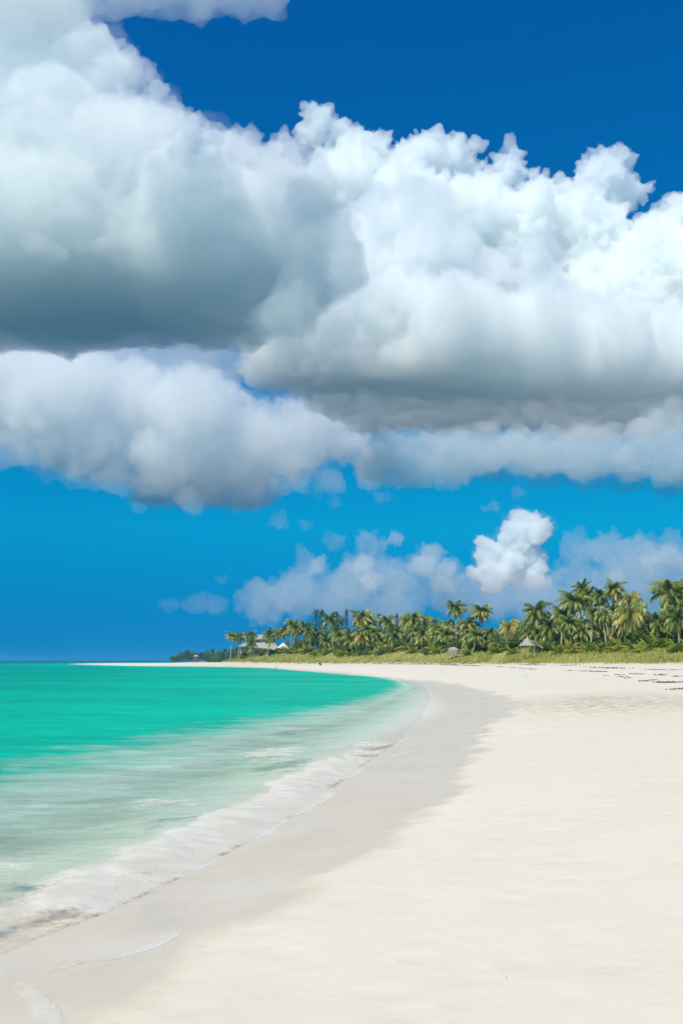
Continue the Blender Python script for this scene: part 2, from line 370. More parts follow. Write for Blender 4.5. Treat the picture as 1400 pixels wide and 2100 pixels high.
for p in [(1217, 1389), (1247, 1386), (1290, 1391), (1318, 1397), (1335, 1395), (1270, 1384), (1276, 1388)]: wrack([(p[0] - 6, p[1]), (p[0] + 6, p[1] + .3)], 26, .12, .09)
wrack([(1195, 1367), (1225, 1370), (1250, 1370), (1275, 1371)], 170, .5, .13)
wrack([(980, 1366), (1040, 1368.5), (1100, 1373), (1160, 1375), (1240, 1378)], 420, .25, .11)
wrack([(1060, 1363), (1100, 1364), (1150, 1365), (1190, 1364)], 240, .5, .14)
wrack([(700, 1359.5), (760, 1361), (830, 1362), (900, 1363), (980, 1366)], 560, .45, .19)
wrack([(780, 1358.5), (860, 1360), (950, 1361), (1040, 1362)], 400, .6, .19)
wrack([(480, 1357.5), (560, 1358), (640, 1358.3), (700, 1358.8)], 300, .5, .24)
for p in [(930, 1960), (971, 1733), (1040, 2004)]: wrack([p], 2, .01, .009)
wreck = mesh_obj('seaweed', V, Fq, WR); tag(wreck, 'dark dried seaweed lying in broken lines on the upper beach', 'seaweed', kind='stuff')

# ------------------------------------------------------------------ dune grass
rs = np.random.RandomState(11)
def leaf_mat(name, c1, c2, c3, trans=.35):
    t = NT(name); tone = t.attr('tone'); oi = t.n('ObjectInfo').outputs['Random']
    c = t.mix(tone, c1, c2)
    c = t.mix(t.ramp(t.math('ADD', t.math('MULTIPLY', tone, .5), t.math('MULTIPLY', oi, .6)), .62, 1.05), c, c3)
    d = t.principled(c, .38, .5); tl = t.n('BsdfTranslucent')
    t.put(tl.inputs['Color'], c); m = t.n('MixShader'); m.inputs[0].default_value = trans
    t.l(d, m.inputs[1]); t.l(tl.outputs[0], m.inputs[2]); return t.surf(m.outputs[0])
n = 500000
gx = rs.uniform(-70, 110, n); gy = rs.uniform(95, 480, n)
inf = (np.abs(gx) < gy * .40 + 6); gx, gy = gx[inf], gy[inf]
gz, s_, w_, v_ = height(gx, gy, True)
clump = noise2(gx, gy, 2.5, 3, 15)
ok = (v_ > -.5) & (v_ < 22) & (clump > -.25 + .5 * np.exp(-np.maximum(v_, 0) / 1.5) - .1) & (rs.rand(len(gx)) < (.35 + .65 * (gy < 200) + .2 * (gy > 300)))
ppx, ppy = hit(1020, 1352)[:2]
ok &= ~((np.abs(gx - ppx - (gy - ppy) * .25) < 1.3) & (gy < ppy + 22))
gx, gy, gz, clump = gx[ok], gy[ok], gz[ok], clump[ok]
n = len(gx); h_ = rs.uniform(.25, .75, n) * (1 + .6 * clump); a = rs.rand(n) * 2 * np.pi; wd_ = .035 + gy * .00022
dx, dy = np.cos(a) * wd_, np.sin(a) * wd_; lx, ly = rs.normal(size=n) * .14 + .12, rs.normal(size=n) * .14
V = np.stack([np.stack([gx - dx, gy - dy, gz - .05], 1), np.stack([gx + dx, gy + dy, gz - .05], 1), np.stack([gx + lx, gy + ly, gz + h_], 1)], 1).reshape(-1, 3)
tone = np.repeat(np.clip(.45 + .9 * noise2(gx, gy, 7, 3, 40) + rs.normal(size=n) * .15, 0, 1), 3)
GRASS = leaf_mat('dune_grass', (.21, .25, .04), (.52, .46, .11), (.62, .53, .2), .3)
grass = mesh_obj('dune_grass', V, np.arange(3 * n).reshape(-1, 3), GRASS, attrs={'tone': tone})
tag(grass, 'yellow green dune grass covering the low bank below the palms', 'grass', kind='stuff')
print('grass', n, flush=True)

# ------------------------------------------------------------------ plants
PALM = leaf_mat('palm_leaf', (.085, .15, .03), (.38, .42, .10), (.62, .48, .13), .38)
YOUNG = leaf_mat('young_palm_leaf', (.20, .30, .04), (.46, .50, .08), (.66, .52, .13), .4)
BUSH = leaf_mat('bush_leaf', (.06, .11, .025), (.27, .34, .07), (.44, .46, .10), .35)
DARK = leaf_mat('casuarina_needle', (.030, .055, .028), (.07, .10, .045), (.10, .12, .05), .2)
BARK = simple('palm_bark', (.38, .33, .26), .9, .35, 6)
WOOD = simple('dark_bark', (.11, .085, .06), .9, .35, 6)

def tube(path, rad, n=7):
    V = []; Fc = []
    P_ = np.array(path, float)
    for i, (p, r) in enumerate(zip(P_, rad)):
        for j in range(n):
            a = 2 * math.pi * j / n; V.append((p[0] + r * math.cos(a), p[1] + r * math.sin(a), p[2]))
    for i in range(len(P_) - 1):
        for j in range(n):
            Fc.append((i * n + j, i * n + (j + 1) % n, (i + 1) * n + (j + 1) % n, (i + 1) * n + j))
    Fc.append(tuple(range((len(P_) - 1) * n, len(P_) * n)))
    return V, Fc
def crown_mesh(name, seed, nf, emax, emin, droop, hang, wind=.25):
    r_ = np.random.RandomState(seed); V = []; T = []; tone = []
    for i in range(nf):
        f = (i + .5) / nf; ph = i * 2.39996 + r_.normal() * .15
        e0 = R(emax + (emin - emax) * f + r_.normal() * 6); L_ = r_.uniform(1.05, 1.45) * (1 - .15 * abs(f - .5))
        dr = droop * (.7 + .6 * r_.rand()) * (1 if f < .7 else .45); tn = np.clip(.25 + .55 * f + r_.normal() * .16, 0, 1)
        m = 30; p = np.zeros(3); pts = [p.copy()]; tg = []
        hd = np.array([math.cos(ph), math.sin(ph), 0]); side = np.array([-hd[1], hd[0], 0])
        for k_ in range(m):
            u = k_ / m; e = e0 - R(dr) * u ** 1.35; d = hd * math.cos(e) + np.array([0, 0, math.sin(e)]) + np.array([wind * u * .6, 0, 0])
            d /= np.linalg.norm(d); tg.append(d); p = p + d * L_ / m; pts.append(p.copy())
        tg.append(tg[-1])
        b0 = len(V)
        for k_ in range(m + 1):                                   # midrib, a flat tapering ribbon
            w = .014 * (1 - k_ / (m + 1)); V.append(pts[k_] + side * w); V.append(pts[k_] - side * w); tone += [tn, tn]
        for k_ in range(m): a_ = b0 + 2 * k_; T += [(a_, a_ + 1, a_ + 2), (a_ + 1, a_ + 3, a_ + 2)]
        for k_ in range(3, m + 1):
            u = k_ / m; ll = .34 * math.sin(math.pi * min(1, .18 + u * .80)) ** .7 * r_.uniform(.8, 1.15)
            up = np.cross(tg[k_], side); 
            for sg in (-1, 1):
                d = side * sg * r_.uniform(.75, 1) + tg[k_] * r_.uniform(.45, .75) + np.array([0, 0, -hang * r_.uniform(.6, 1.4)])
                d /= np.linalg.norm(d); c = len(V); q0 = pts[k_]; wv = tg[k_] * .028
                mid = q0 + d * ll * .55; tip = q0 + d * ll + np.array([0, 0, -.10 * hang * ll / .3])
                V += [q0 - wv, q0 + wv, mid + wv * .8, mid - wv * .8, tip]; tt = np.clip(tn + r_.normal() * .06, 0, 1); tone += [tt] * 5
                T += [(c, c + 1, c + 2), (c, c + 2, c + 3), (c + 3, c + 2, c + 4)]
    o = mesh_obj(name, np.array(V), np.array(T), None, attrs={'tone': tone}); me = o.data; bpy.data.objects.remove(o); return me
CROWNS = [crown_mesh('crown', 50 + i, 29 + i % 3 * 3, 85, -62, 92 + 11 * (i % 3), .75 + .15 * (i % 4)) for i in range(8)]
YCROWNS = [crown_mesh('crown', 90 + i, 15, 84, 14, 66, .35) for i in range(4)]
for m_ in CROWNS: m_.materials.append(PALM)
for m_ in YCROWNS: m_.materials.append(YOUNG)
def nuts(parent, r_, sc, rs_):
    bm = bmesh.new()
    for i in range(7):
        a = i * 2.4; v = Vector((math.cos(a) * .09 * sc, math.sin(a) * .09 * sc, (-.07 - .03 * (i % 3)) * sc))
        g = bmesh.ops.create_icosphere(bm, subdivisions=1, radius=.05 * sc)
        for w in g['verts']: w.co += v
    me = bpy.data.meshes.new('coconuts'); bm.to_mesh(me); bm.free(); me.materials.append(NUT)
    o = bpy.data.objects.new('coconuts', me); C.objects.link(o); o.parent = parent; return o
NUT = simple('coconut', (.22, .16, .05), .6, .3, 8)

ORD = ['first', 'second', 'third', 'fourth', 'fifth', 'sixth', 'seventh', 'eighth', 'ninth', 'tenth', 'eleventh', 'twelfth', 'thirteenth', 'fourteenth', 'fifteenth', 'sixteenth', 'seventeenth',
       'eighteenth', 'nineteenth', 'twentieth', 'twenty first', 'twenty second', 'twenty third', 'twenty fourth', 'twenty fifth', 'twenty sixth', 'twenty seventh', 'twenty eighth', 'twenty ninth', 'thirtieth',
       'thirty first', 'thirty second', 'thirty third', 'thirty fourth', 'thirty fifth', 'thirty sixth', 'thirty seventh', 'thirty eighth', 'thirty ninth', 'fortieth', 'forty first', 'forty second', 'forty third', 'forty fourth', 'forty fifth']
DPX = [300, 480, 600, 700, 900, 1150, 1400, 1700]; DD = [520, 388, 330, 282, 219, 168, 150, 125]
def dist_at(px): return float(np.interp(px, DPX, DD))
rs = np.random.RandomState(21)
def palm(px, top, rpx, back, label, young=False, lean=None, group='coconut palms behind the dune', nuts_on=True):
    rpx = rpx * (1.3 if not young else 1.1)
    Y = dist_at(px) + back + 5; X = (px - 700) / F * Y; ztop = EYE[2] + (1355 - top) / F * Y; rm = rpx / F * Y
    hub = ztop - .66 * rm; i = rs.randint(8)
    ln = lean if lean is not None else rs.normal() * .8
    bx, by = X - ln * 1.0, Y; zb = hgt(bx, by); h = max(hub - zb, .15)
    if young: h = .12; rm *= 1.3
    o = empty('palm_tree', (bx, by, zb - .1), 0)
    tag(o, label, 'palm tree', group)
    path = []; rad = []
    for k_ in range(9):
        u = k_ / 8; path.append((ln * (1.6 * u - .6 * u * u), 0, u * (h + .1))); rad.append((.19 - .09 * u + .12 * max(0, .12 - u) / .12))
    V, Fc = tube(path, rad); tk = mesh_obj('trunk', V, Fc, BARK, o, smooth=True)
    me = (YCROWNS[i % 4] if young else CROWNS[i]); c = bpy.data.objects.new('crown', me); C.objects.link(c); c.parent = o
    c.location = (ln, 0, h + .08); sq = rs.uniform(.92, 1.05); c.scale = (rm * 1.02, rm * 1.02, rm * sq); c.rotation_euler = (rs.normal() * .07, rs.normal() * .07, rs.uniform(-.5, .5) if young else rs.choice([0, 2.2, 4.1]) * .3)
    return o
PALMS = [
 (477, 1296, 10, 6, 'brown tinged coconut palm, leftmost on the shore, hanging over the dark headland trees'),
 (492, 1297, 10, 14, 'short coconut palm second from the left, against bare blue sky'),
 (514, 1295, 12, 4, 'green coconut palm standing just left of the grey upper house roof'),
 (517, 1313, 11, -2, 'low coconut palm in front of the left wing of the grey house'),
 (554, 1292, 14, -6, 'slim coconut palm with a bare trunk in front of the grey house roof'),
 (573, 1288, 11, 22, 'dark coconut palm just right of the house roof ridge'),
 (585, 1284, 12, 26, 'coconut palm rising directly above the peak of the white pavilion roof'),
 (600, 1271, 14, 22, 'tall coconut palm above the gap between the two white pavilions'),
 (624, 1275, 12, 20, 'coconut palm right of the pavilions, left of the first wispy pines'),
 (637, 1292, 12, 14, 'shadowed coconut palm low between the pavilions and the wispy pines'),
 (677, 1258, 16, 12, 'brownish coconut palm standing between the wispy pines'),
 (690, 1285, 16, 5, 'low coconut palm under the wispy pines, straight above the purple beach umbrella'),
 (718, 1292, 15, 4, 'dark low coconut palm left of the big round crowned palm'),
 (741, 1252, 19, 14, 'big round crowned coconut palm highest in the middle left of the grove'),
 (757, 1263, 14, 20, 'yellowish coconut palm touching the right side of the big round crowned palm'),
 (742, 1288, 18, -2, 'low spreading coconut palm under the big round crowned palm'),
 (770, 1288, 14, 6, 'small coconut palm in the dip of the skyline left of the sparse pines'),
 (792, 1263, 15, 16, 'dark coconut palm standing beside the sparse upright pines'),
 (806, 1284, 20, 0, 'coconut palm with a pale leaning trunk and wide pale fronds'),
 (843, 1253, 21, 8, 'yellow green coconut palm with long drooping fronds in the middle of the grove'),
 (872, 1262, 12, 20, 'narrow coconut palm right of the long drooping yellow green palm'),
 (866, 1290, 16, 3, 'short olive coconut palm at grass level below the narrow palm'),
 (888, 1272, 13, 14, 'coconut palm in the thick cluster left of the first solitary tall palm'),
 (900, 1290, 17, 0, 'bright olive palm with hanging fronds above the small grey thatch shelter'),
 (914, 1270, 14, 6, 'coconut palm touching the left of the solitary tall palm trunk'),
 (932, 1233, 17, 8, 'first solitary tall coconut palm with a thin bare trunk mid grove'),
 (958, 1266, 19, 2, 'broad dark coconut palm between the two solitary tall palms'),
 (985, 1239, 18, 6, 'second solitary tall coconut palm, right of the broad dark one'),
 (975, 1290, 16, 0, 'low coconut palm at the foot of the second solitary tall palm'),
 (1004, 1288, 13, 4, 'small coconut palm at the start of the skyline gap'),
 (1042, 1269, 18, 5, 'coconut palm with a leaning pale trunk left of the thatched hut'),
 (1022, 1295, 14, 10, 'pale dusty coconut palm low in the skyline gap'),
 (1098, 1237, 25, 4, 'large dark coconut palm rising behind the thatched hut'),
 (1082, 1273, 22, 9, 'palm with long arching yellow fronds directly over the thatched hut'),
 (1125, 1272, 22, 6, 'low coconut palm right of the thatched hut, fronds touching its eave'),
 (1150, 1245, 20, 4, 'coconut palm at the left edge of the tall right hand cluster'),
 (1174, 1213, 25, 3, 'wide pale green palm topping the left side of the tall cluster'),
 (1193, 1196, 18, 14, 'dark upright palm that pokes highest from the left of the tall cluster'),
 (1206, 1212, 19, 9, 'coconut palm crammed between the dark upright palm and the yellow one'),
 (1229, 1209, 17, 8, 'coconut palm with yellow dying fronds in the middle of the tall cluster'),
 (1213, 1245, 16, 0, 'coconut palm with a full bare trunk in front of the grey hip roof'),
 (1233, 1248, 15, -2, 'small headed coconut palm on a pale straight trunk before the hip roof'),
 (1259, 1192, 20, 6, 'tallest coconut palm of the right cluster, thin trunk bowed slightly'),
 (1253, 1240, 18, 3, 'dark coconut palm hanging under the tallest palm of the right cluster'),
 (1290, 1214, 18, 12, 'windswept coconut palm peeking over the wide dark front palm'),
 (1290, 1232, 30, -4, 'wide dark front palm with stiff fronds right of the tall cluster'),
 (1275, 1262, 20, 2, 'pale coconut palm low at the left side of the wide dark front palm'),
 (1316, 1262, 20, 8, 'coconut palm low in the sky gap before the huge right edge palms'),
 (1342, 1256, 24, 0, 'coconut palm spreading between the wide dark palm and the picture edge'),
 (1372, 1189, 34, 2, 'huge coconut palm leaning in at the right edge of the photo'),
 (1398, 1184, 36, 6, 'huge coconut palm cut off by the right edge of the photo'),
 (1385, 1245, 26, -2, 'lower coconut palm cut by the right edge beneath the huge ones'),
 (1163, 1262, 18, 0, 'shaggy coconut palm hanging low at the left foot of the tall cluster'),
 (1450, 1200, 36, 4, 'coconut palm just outside the right edge of the view'),
 (1510, 1215, 34, 0, 'coconut palm further outside the right edge of the view'),
]
for a in PALMS: palm(*a, lean=(1.2 if 'leaning' in a[4] else None))
YOUNGS = [
 (1200, 1306, 15, -6, 'yellow green young palm left of the grey hip roof wall'), (1225, 1312, 14, -8, 'young stemless palm in front of the grey hip roof'),
 (1268, 1306, 17, -5, 'young palm right of the grey hip roof, under the dark hanging palm'), (1296, 1300, 19, -7, 'golden young palm at the foot of the wide dark front palm'),
 (1322, 1300, 18, -8, 'brightest lime green young palm right of the golden one'), (1343, 1290, 26, -3, 'big arching young palm near the right edge'),
 (1378, 1308, 18, -8, 'young palm low at the right edge of the photo'), (1140, 1306, 13, -5, 'young palm just right of the thatched hut'),
 (1168, 1312, 12, -7, 'small young palm below the left edge of the tall cluster'), (1010, 1308, 14, -4, 'golden young palm in the low gap left of the hut'),
 (1046, 1312, 12, -6, 'green young palm touching the left side of the thatched hut'), (955, 1310, 13, -6, 'young palm right of the small grey thatch shelter'),
 (893, 1308, 14, -5, 'orange tinged young palm left of the small grey thatch shelter'), (842, 1310, 12, -4, 'young palm under the drooping yellow green palm'),
 (775, 1312, 12, -5, 'young palm left of the pale leaning trunk'), (715, 1318, 9, -4, 'yellow bush like young palm on top of the middle dune'),
 (700, 1316, 10, -4, 'small yellow young palm beside another near the dune crest'), (668, 1314, 11, -3, 'grey green young palm above the purple umbrella'),
]
for a in YOUNGS: palm(*a, young=True, lean=0.0, group='young palms on the dune crest')

for i, px in enumerate(np.linspace(608, 1396, 40)):
    px += rs.uniform(-11, 11); tp = float(np.interp(px, [600, 760, 900, 1010, 1040, 1100, 1400], [1290, 1286, 1280, 1294, 1288, 1276, 1262])) + rs.uniform(-10, 16)
    if 1058 < px < 1100: tp = max(tp, 1284)
    palm(px, tp, float(np.interp(px, [600, 1400], [12, 24])), rs.uniform(-1, 18), 'low coconut palm in the thick of the grove, %s such from the left' % ORD[i], group='low palms filling the grove')
for i, px in enumerate(np.linspace(560, 1396, 42)):
    px += rs.uniform(-13, 13)
    if 1056 < px < 1100: px += 34
    palm(px, float(np.interp(px, [560, 900, 1400], [1318, 1308, 1298])) + rs.uniform(-12, 13), float(np.interp(px, [560, 1400], [9, 18])) * rs.uniform(.6, 1.4), rs.uniform(-3, 10), 'stemless palm in the undergrowth on the dune crest, %s such from the left' % ORD[i], young=True, lean=0.0, group='stemless palms in the undergrowth')
def leaf_blob(name, seed, n, lobes, size, flat=.8, mat=None):
    r_ = np.random.RandomState(seed); L_ = [(r_.normal(size=3) * [.42, .42, .22] + [0, 0, .45], r_.uniform(.32, .55)) for _ in range(lobes)]
    idx = r_.randint(lobes, size=n); d = r_.normal(size=(n, 3)); d /= np.linalg.norm(d, axis=1)[:, None]
    c = np.array([L_[i][0] for i in idx]); rr_ = np.array([L_[i][1] for i in idx])
    p = c + d * (rr_ * r_.uniform(.45, 1.08, n) ** .6)[:, None] * [1, 1, flat]
    p = p[p[:, 2] > -.02]; n = len(p)
    a = r_.normal(size=(n, 3)); a /= np.linalg.norm(a, axis=1)[:, None]; b_ = np.cross(a, r_.normal(size=(n, 3))); b_ /= np.linalg.norm(b_, axis=1)[:, None]
    s1 = (size * r_.uniform(.6, 1.4, n))[:, None]; V = np.stack([p - a * s1, p + b_ * s1 * .55, p + a * s1, p - b_ * s1 * .55], 1).reshape(-1, 3)
    tn = np.clip(.35 + .35 * perlin(p * 3 + seed) + r_.normal(size=n) * .15 + (p[:, 2] - .4) * .2, 0, 1)
    o = mesh_obj(name, V, np.arange(4 * n).reshape(-1, 4), mat, attrs={'tone': np.repeat(tn, 4)}); me = o.data; bpy.data.objects.remove(o); return me
BUSHES = [leaf_blob('bush', 300 + i, 1700, 7, .07, .8, BUSH) for i in range(5)]
TREES = [leaf_blob('crown', 320 + i, 2600, 9, .055, .85, BUSH) for i in range(4)]
def casu_mesh(seed, n=900):
    """feathery upright pine: whips along a leader, thin slivers along each whip"""
    r_ = np.random.RandomState(seed); V = []
    for _ in range(75):
        u = r_.uniform(.12, 1) ** .9; ph = r_.rand() * 6.283; ln = (1.05 - u) * r_.uniform(.25, .6) + .07; up = r_.uniform(.5, 1.6)
        d = np.array([math.cos(ph), math.sin(ph), up]); d /= np.linalg.norm(d); p0 = np.array([0, 0, u * .95])
        for k_ in range(14):
            q = p0 + d * ln * (k_ + 1) / 14 + r_.normal(size=3) * .012; e = r_.normal(size=3) * .5 + [0, 0, .9 if r_.rand() < .5 else -.7]; e /= np.linalg.norm(e)
            w = np.cross(e, r_.normal(size=3)); w /= np.linalg.norm(w); l_ = r_.uniform(.03, .06); V += [q - w * .006, q + w * .006, q + e * l_]
    V = np.array(V); n = len(V) // 3
    o = mesh_obj('crown', V, np.arange(3 * n).reshape(-1, 3), DARK, attrs={'tone': np.repeat(np.clip(r_.normal(size=n) * .2 + .4, 0, 1), 3)}); me = o.data; bpy.data.objects.remove(o); return me
CASU = [casu_mesh(400 + i) for i in range(4)]
def tree(px, top, rpx, back, label, cat, mesh, name, group, low=False, Y=None):
    Y = Y or dist_at(px) + back; X = (px - 700) / F * Y; zt = EYE[2] + (1355 - top) / F * Y; rm = rpx / F * Y; zb = hgt(X, Y)
    h = zt - zb; o = empty(name, (X, Y, zb), 0); tag(o, label, cat, group)
    cw = bpy.data.objects.new('crown', mesh); C.objects.link(cw); cw.parent = o
    if low:      # wispy pine
        cw.scale = (rm * 6.5, rm * 6.5, h * 1.02); cw.location = (0, 0, 0); V, Fc = tube([(0, 0, -.2), (0, 0, h * .5), (.05, 0, h * .98)], [.10, .06, .01])
    else:
        cw.scale = (rm, rm, h * .82); cw.location = (0, 0, h * .1)
        V, Fc = tube([(0, 0, -.2), (.1, 0, h * .3), (.2, .1, h * .7)], [.22, .16, .05])
    cw.rotation_euler = (0, 0, rs.rand() * 6.28)
    mesh_obj('trunk', V, Fc, WOOD, o, smooth=True); return o
for i, (px, top, r, l) in enumerate([
        (608, 1278, 7, 'wispy dark pine behind the right hand white pavilion'), (648, 1252, 10, 'sparse feathery pine, leftmost of the four that top the grove'), (660, 1255, 9, 'feathery pine touching the brownish palm from the left'),
        (690, 1257, 8, 'upright feathery pine just right of the brownish palm'), (710, 1254, 6, 'slimmest feathery pine, left of the big round crowned palm'), (702, 1268, 8, 'short feathery pine between two taller ones'),
        (778, 1262, 9, 'sparse see-through pine right of the big round crowned palm'), (813, 1261, 7, 'bare topped pine sticking up beside the pale leaning palm'), (634, 1280, 8, 'low wispy pine right of the pavilions')]):
    tree(px, top, r, 18 + 3 * (i % 3), l, 'pine tree', CASU[i % 4], 'pine_tree', 'wispy pines among the palms', True)
xs = [586, 616, 632, 652, 668, 686, 704, 722, 745, 765, 788, 812, 833, 855, 876, 897, 920, 945, 968, 992, 1015, 1040, 1066, 1095, 1122, 1150, 1175, 1268, 1300, 1330, 1360, 1392]
for i, px in enumerate(xs):
    top = float(np.interp(px, [586, 650, 760, 900, 990, 1020, 1100, 1170, 1260, 1400], [1312, 1294, 1290, 1288, 1288, 1298, 1284, 1284, 1292, 1282])) + rs.uniform(-4, 5)
    tree(px, top, 15 + rs.rand() * 5, 24 + rs.rand() * 6, 'dense broadleaf tree in shade behind the palms, %s from the left' % ORD[i], 'tree', TREES[i % 4], 'broadleaf_tree', 'broadleaf trees filling the back of the grove')
# the far headland
hx = [357, 364, 372, 380, 387, 394, 401, 408, 416, 422, 427, 433, 439, 445, 452, 458, 464, 470, 476, 483, 490, 498]
ht = [1347, 1342, 1339, 1335, 1334, 1333, 1334, 1337, 1339, 1335, 1332, 1334, 1333, 1332, 1330, 1330, 1331, 1330, 1328, 1326, 1330, 1330]
for i, (px, tp) in enumerate(zip(hx, ht)):
    tree(px, tp + rs.uniform(-1, 1), 8.5, 0, 'dark green tree on the far headland, %s from its seaward tip' % ORD[i], 'tree', (TREES if i % 4 else CASU)[i % 4], 'headland_tree', 'dark trees on the far headland', not (i % 4), Y=885 if px < 430 else 780 - (px - 430) * 2.4)
# bushes at the top edge of the dune
bx_ = list(np.linspace(506, 1398, 40))
for i, px in enumerate(bx_):
    px += rs.uniform(-8, 8)
    if 1058 < px < 1098: px = 1050 if px < 1078 else 1112
    Y = dist_at(px) + 4 + rs.uniform(-5, 7); X = (px - 700) / F * Y; zb = hgt(X, Y); k_ = rs.uniform(.9, 2.3) * (1 + (Y - 150) / 400)
    b = bpy.data.objects.new('shrub', BUSHES[i % 5]); C.objects.link(b); b.location = (X, Y, zb - .1); b.scale = (k_ * 1.3, k_ * 1.1, k_); b.rotation_euler = (0, 0, rs.rand() * 6.28)
    tag(b, 'low rounded green shrub on the dune crest, %s from the left' % ORD[i], 'shrub', 'shrubs along the dune crest')

# ------------------------------------------------------------------ buildings and beach things
ROOF = simple('weathered_shingle', (.36, .345, .31), .85, .12, 2)
WROOF = simple('pale_metal_roof', (.62, .63, .64), .6, .08, 1)
WALL = simple('cream_wall', (.42, .38, .28), .9, .12, 1.5)
WHITE = simple('white_paint', (.75, .74, .70), .6, .05)
GLASS = simple('dark_glass', (.03, .04, .05), .2, .2, spec=.6)
THATCH = simple('grey_thatch', (.40, .36, .31), .95, .35, 9)
POST = simple('weathered_post', (.42, .37, .29), .9, .25, 5)
def box(V, Fc, x0, x1, y0, y1, z0, z1):
    k = len(V); V += [(x0, y0, z0), (x1, y0, z0), (x1, y1, z0), (x0, y1, z0), (x0, y0, z1), (x1, y0, z1), (x1, y1, z1), (x0, y1, z1)]
    Fc += [tuple(k + j for j in f) for f in ((0, 3, 2, 1), (4, 5, 6, 7), (0, 1, 5, 4), (1, 2, 6, 5), (2, 3, 7, 6), (3, 0, 4, 7))]
def part_box(name, parent, mat, *b):
    V, Fc = [], []
    for q in b: box(V, Fc, *q)
    return mesh_obj(name, V, Fc, mat, parent)
def hip(name, parent, mat, x0, x1, y0, y1, z0, z1, ridge=.5, th=.18):
    """hipped roof with a real eave edge; ridge = ridge length as a share of the width"""
    xm = (x0 + x1) / 2; ym = (y0 + y1) / 2; hr = (x1 - x0) * ridge / 2
    V = [(x0, y0, z0), (x1, y0, z0), (x1, y1, z0), (x0, y1, z0), (x0, y0, z0 + th), (x1, y0, z0 + th), (x1, y1, z0 + th), (x0, y1, z0 + th), (xm - hr, ym, z1), (xm + hr, ym, z1)]
    Fc = [(0, 3, 2, 1), (0, 1, 5, 4), (1, 2, 6, 5), (2, 3, 7, 6), (3, 0, 4, 7), (4, 5, 9, 8), (5, 6, 9), (6, 7, 8, 9), (7, 4, 8)]
    return mesh_obj(name, V, Fc, mat, parent)
def U(Y): return Y / F
# big grey house
Y = 398; u = U(Y); zb = hgt((530 - 700) * u, Y); zz = lambda py: 1.95 + (1355 - py) * u - zb
h = empty('beach_house', ((530 - 700) * u, Y, zb)); tag(h, 'large beach house with stepped grey shingle roofs behind palms', 'house', 'buildings behind the dune')
X_ = lambda px: (px - 530) * u
part_box('wall', h, WALL, (X_(516), X_(566), 0, 9, -1, zz(1326)), (X_(520), X_(560), 2, 8, zz(1326), zz(1312)))
part_box('wall', h, WALL, (X_(496), X_(516), -3, 5, -1, zz(1327)))
hip('roof', h, ROOF, X_(515), X_(566), 1, 9, zz(1312), zz(1302), .75)
hip('roof', h, ROOF, X_(510), X_(572), -1.6, 10, zz(1330), zz(1311), .55)
hip('roof', h, ROOF, X_(493), X_(519), -4, 6, zz(1327), zz(1319), .35)
hip('roof', h, ROOF, X_(540), X_(574), -5.2, -1.2, zz(1334), zz(1327), .6)
part_box('window', h, GLASS, (X_(500), X_(504), -3.06, -3.0, zz(1337), zz(1330)))
part_box('window', h, GLASS, (X_(508), X_(512), -3.06, -3.0, zz(1337), zz(1330)))
part_box('window', h, GLASS, (X_(527), X_(532), 1.94, 2.0, zz(1325), zz(1315)))
part_box('window', h, GLASS, (X_(522), X_(526), -.06, 0, zz(1338), zz(1331)))
# pavilions
Y = 360
for (x0, x1, xp, pk, ev, lab) in [(568, 594.5, 586, 1319.5, 1332, 'larger white roofed pavilion with a dark open front right of the house'), (594.5, 614, 602, 1319, 1331, 'smaller white roofed pavilion half hidden by a shrub')]:
    u = U(Y); c = (x0 + x1) / 2; zb = hgt((c - 700) * u, Y); h = empty('pavilion', ((c - 700) * u, Y, zb)); tag(h, lab, 'pavilion', 'white roofed pavilions')
    a, b_ = (x0 - c) * u, (x1 - c) * u; zt, ze = 1.95 + (1355 - pk) * u - zb, 1.95 + (1355 - ev) * u - zb
    hip('roof', h, WROOF, a, b_, -2.4, 2.4, ze, zt, .12)
    for sx in (a + .25, b_ - .35):
        for sy in (-2.1, 2.0): part_box('post', h, WHITE, (sx, sx + .12, sy, sy + .12, -.6, ze + .02))
    part_box('wall', h, simple('painted_shade_board', (.12, .11, .10), .9), (a + .5, b_ - .5, .8, 1.0, -.6, ze - .02))  # back board coloured dark to stand in for the shade under the roof
# hip roof building behind the right cluster
Y = 190; u = U(Y); c = 1218; zb = hgt((c - 700) * u, Y); h = empty('villa', ((c - 700) * u, Y, zb)); tag(h, 'low villa with a pale grey hip roof behind the tall right palms', 'house', 'buildings behind the dune')
hip('roof', h, ROOF, (1178 - c) * u, (1262 - c) * u, -2.5, 4, 1.95 + 34 * u - zb, 1.95 + 58 * u - zb, .35)
part_box('wall', h, WALL, ((1184 - c) * u, (1256 - c) * u, -1.9, 3.4, -.8, 1.95 + 34 * u - zb))
part_box('window', h, GLASS, ((1200 - c) * u, (1208 - c) * u, -1.96, -1.9, .6, 1.6))
# small roof on the headland
Y = 868; u = U(Y); c = 405; zb = hgt((c - 700) * u, Y); h = empty('cottage', ((c - 700) * u, Y, zb)); tag(h, 'tiny pale roofed cottage among the far headland trees', 'house', 'buildings behind the dune')
hip('roof', h, ROOF, -2.2, 2.2, -2, 2, 1.95 + 8.5 * u - zb, 1.95 + 11.5 * u - zb, .5)
part_box('wall', h, WOOD, (-1.8, 1.8, -1.6, 1.6, -.5, 1.95 + 8.5 * u - zb))

